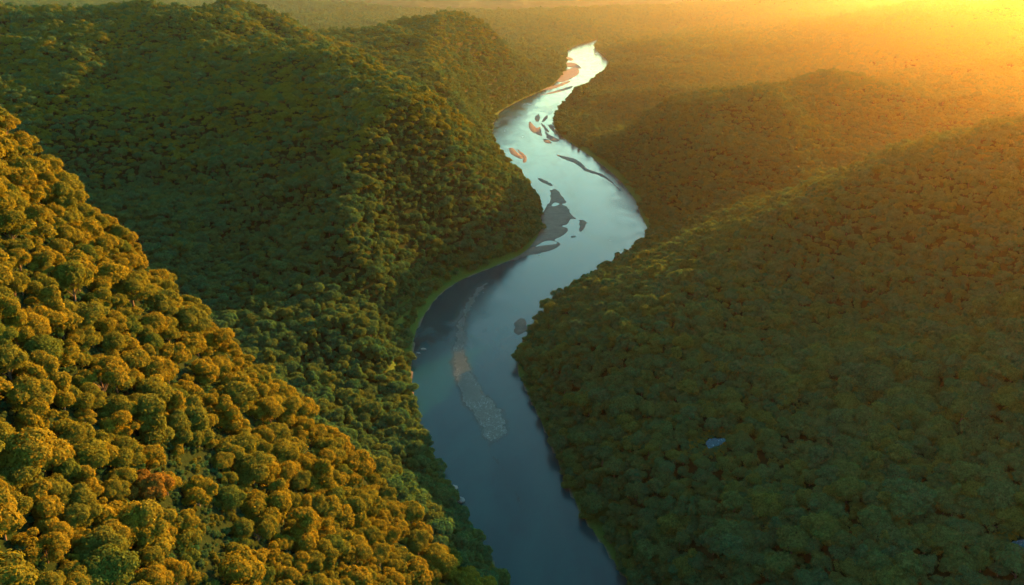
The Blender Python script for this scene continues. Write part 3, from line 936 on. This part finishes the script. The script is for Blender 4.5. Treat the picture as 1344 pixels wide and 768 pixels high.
# ------------------------------------------------------------------ two glimpses of water among the trees on the shaded bank
M_POOL = None
def pool_mat():
    m, nt, out = mat('pool_water')
    geo = node(nt, 'ShaderNodeNewGeometry')
    n3 = node(nt, 'ShaderNodeTexNoise', Scale=0.9, Detail=7.0, Roughness=.7, Distortion=1.5)
    nt.links.new(geo.outputs['Position'], n3.inputs['Vector'])
    c = ramp(nt, [(.45, (.004, .045, .065)), (.58, (.012, .09, .12)), (.72, (.30, .42, .46))], n3.outputs['Fac'])
    b = node(nt, 'ShaderNodeBsdfPrincipled', Roughness=.5); b.inputs['Specular IOR Level'].default_value = .12
    nt.links.new(c.outputs[0], b.inputs['Base Color'])
    nt.links.new(b.outputs[0], out.inputs['Surface'])
    return m
M_POOL = pool_mat()
for (u0, v0, a, b), p in zip(POOLS, pool_pos):
    n1, n2 = 26, 9
    V = []
    for i in range(n1):
        th = 2 * math.pi * i / n1
        rr = 1 + .18 * math.sin(3 * th + u0) + .1 * math.sin(5 * th)
        for j in range(n2):
            q = j / (n2 - 1)
            x, y = p[0] + a * .75 * rr * q * math.cos(th), p[1] + b * .75 * rr * q * math.sin(th)
            V.append((x, y, z_at(x, y) + .45 - .5 * q * q * q))
    F = [(i * n2 + j, i * n2 + j + 1, ((i + 1) % n1) * n2 + j + 1, ((i + 1) % n1) * n2 + j) for i in range(n1) for j in range(n2 - 1)]
    o = link('stream_water', mesh_np('stream_water', np.array(V), np.array(F), M_POOL, True))
    tag(o, 'small blue pool with broken white water among dark trees' if u0 < 1000 else 'pale blue stretch of stream at the edge of the dark forest', 'stream', kind='structure')

# ------------------------------------------------------------------ a tiny pale house on the far bank
import bmesh
h = hit(743, 50)
if h is not None:
    root = bpy.data.objects.new('house', None); COL.objects.link(root); root.location = h
    V = np.array([(-5, -4, -1), (5, -4, -1), (5, 4, -1), (-5, 4, -1), (-5, -4, 4), (5, -4, 4), (5, 4, 4), (-5, 4, 4)], float)
    F = np.array([(0, 1, 5, 4), (1, 2, 6, 5), (2, 3, 7, 6), (3, 0, 4, 7), (4, 5, 6, 7)])
    link('wall', mesh_np('wall', V, F, plain_mat('pale_wall', (.6, .58, .52), (.75, .72, .66))), root)
    V = np.array([(-5.6, -4.7, 3.9), (5.6, -4.7, 3.9), (5.6, 0, 7), (-5.6, 0, 7), (-5.6, 4.7, 3.9), (5.6, 4.7, 3.9)], float)
    F = np.array([(0, 1, 2, 3), (3, 2, 5, 4)])
    link('roof', mesh_np('roof', V, F, plain_mat('pale_roof', (.45, .42, .38), (.6, .56, .5))), root)
    tag(root, 'tiny pale house in the haze above the farthest river bend', 'house')

# ------------------------------------------------------------------ haze
bm = bmesh.new()
x0, x1, y0, y1, z0, z1 = -6100, 6100, -200, 12000, float(GZ.min()) - 1.0, 272.0
vs_ = [bm.verts.new(c) for c in [(x0, y0, z0), (x1, y0, z0), (x1, y1, z0), (x0, y1, z0), (x0, y0, z1), (x1, y0, z1), (x1, y1, z1), (x0, y1, z1)]]
for f in [(3, 2, 1, 0), (4, 5, 6, 7), (0, 1, 5, 4), (1, 2, 6, 5), (2, 3, 7, 6), (3, 0, 4, 7)]:
    bm.faces.new([vs_[i] for i in f])
me = bpy.data.meshes.new('haze'); bm.to_mesh(me); bm.free()
hm, nt, out = mat('haze')
pv = node(nt, 'ShaderNodeVolumePrincipled')
pv.inputs['Color'].default_value = (1.0, .90, .60, 1)
pv.inputs['Density'].default_value = HAZE_DENSITY
pv.inputs['Anisotropy'].default_value = HAZE_G
nt.links.new(pv.outputs[0], out.inputs['Volume'])
me.materials.append(hm)
tag(link('haze', me), 'golden morning haze filling the valley', 'haze', kind='stuff')

# ------------------------------------------------------------------ light
S = Vector((math.sin(R(SUN_AZ)) * math.cos(R(SUN_EL)), math.cos(R(SUN_AZ)) * math.cos(R(SUN_EL)), math.sin(R(SUN_EL))))
sd = bpy.data.lights.new('sun', 'SUN')
sd.energy, sd.color, sd.angle = SUN_STRENGTH, SUN_COLOR, R(.5)
so = bpy.data.objects.new('sun', sd); COL.objects.link(so)
so.rotation_euler = S.to_track_quat('Z', 'Y').to_euler()
so.location = (400, 600, 700)
wd = bpy.data.worlds.new('World'); SC.world = wd; wd.use_nodes = True
wn = wd.node_tree; bgn = wn.nodes['Background']
sky = wn.nodes.new('ShaderNodeTexSky'); sky.sky_type = 'NISHITA'; sky.sun_disc = False
sky.sun_elevation, sky.sun_rotation = R(SUN_EL), R(SUN_AZ)
sky.altitude, sky.air_density, sky.dust_density, sky.ozone_density = 300, 1.6, 1.5, 2.5
cool = wn.nodes.new('ShaderNodeVectorMath'); cool.operation = 'MULTIPLY'     # the cool white balance of the photograph's open shade
cool.inputs[1].default_value = (.62, 1.0, .95)
wn.links.new(sky.outputs[0], cool.inputs[0]); wn.links.new(cool.outputs[0], bgn.inputs[0]); bgn.inputs[1].default_value = SKY_STRENGTH

# ------------------------------------------------------------------ render settings
SC.render.engine = 'CYCLES'
cy_ = SC.cycles
cy_.use_denoising = True
cy_.max_bounces, cy_.diffuse_bounces, cy_.glossy_bounces, cy_.transmission_bounces, cy_.volume_bounces = 5, 2, 2, 2, 1
cy_.transparent_max_bounces = 8
cy_.use_adaptive_sampling = True; cy_.adaptive_threshold = .02
cy_.caustics_reflective = cy_.caustics_refractive = False
SC.view_settings.view_transform = 'Standard'; SC.view_settings.look = 'None'
SC.view_settings.exposure = EXPOSURE; SC.view_settings.gamma = 1.0
SC.view_settings.use_curve_mapping = False
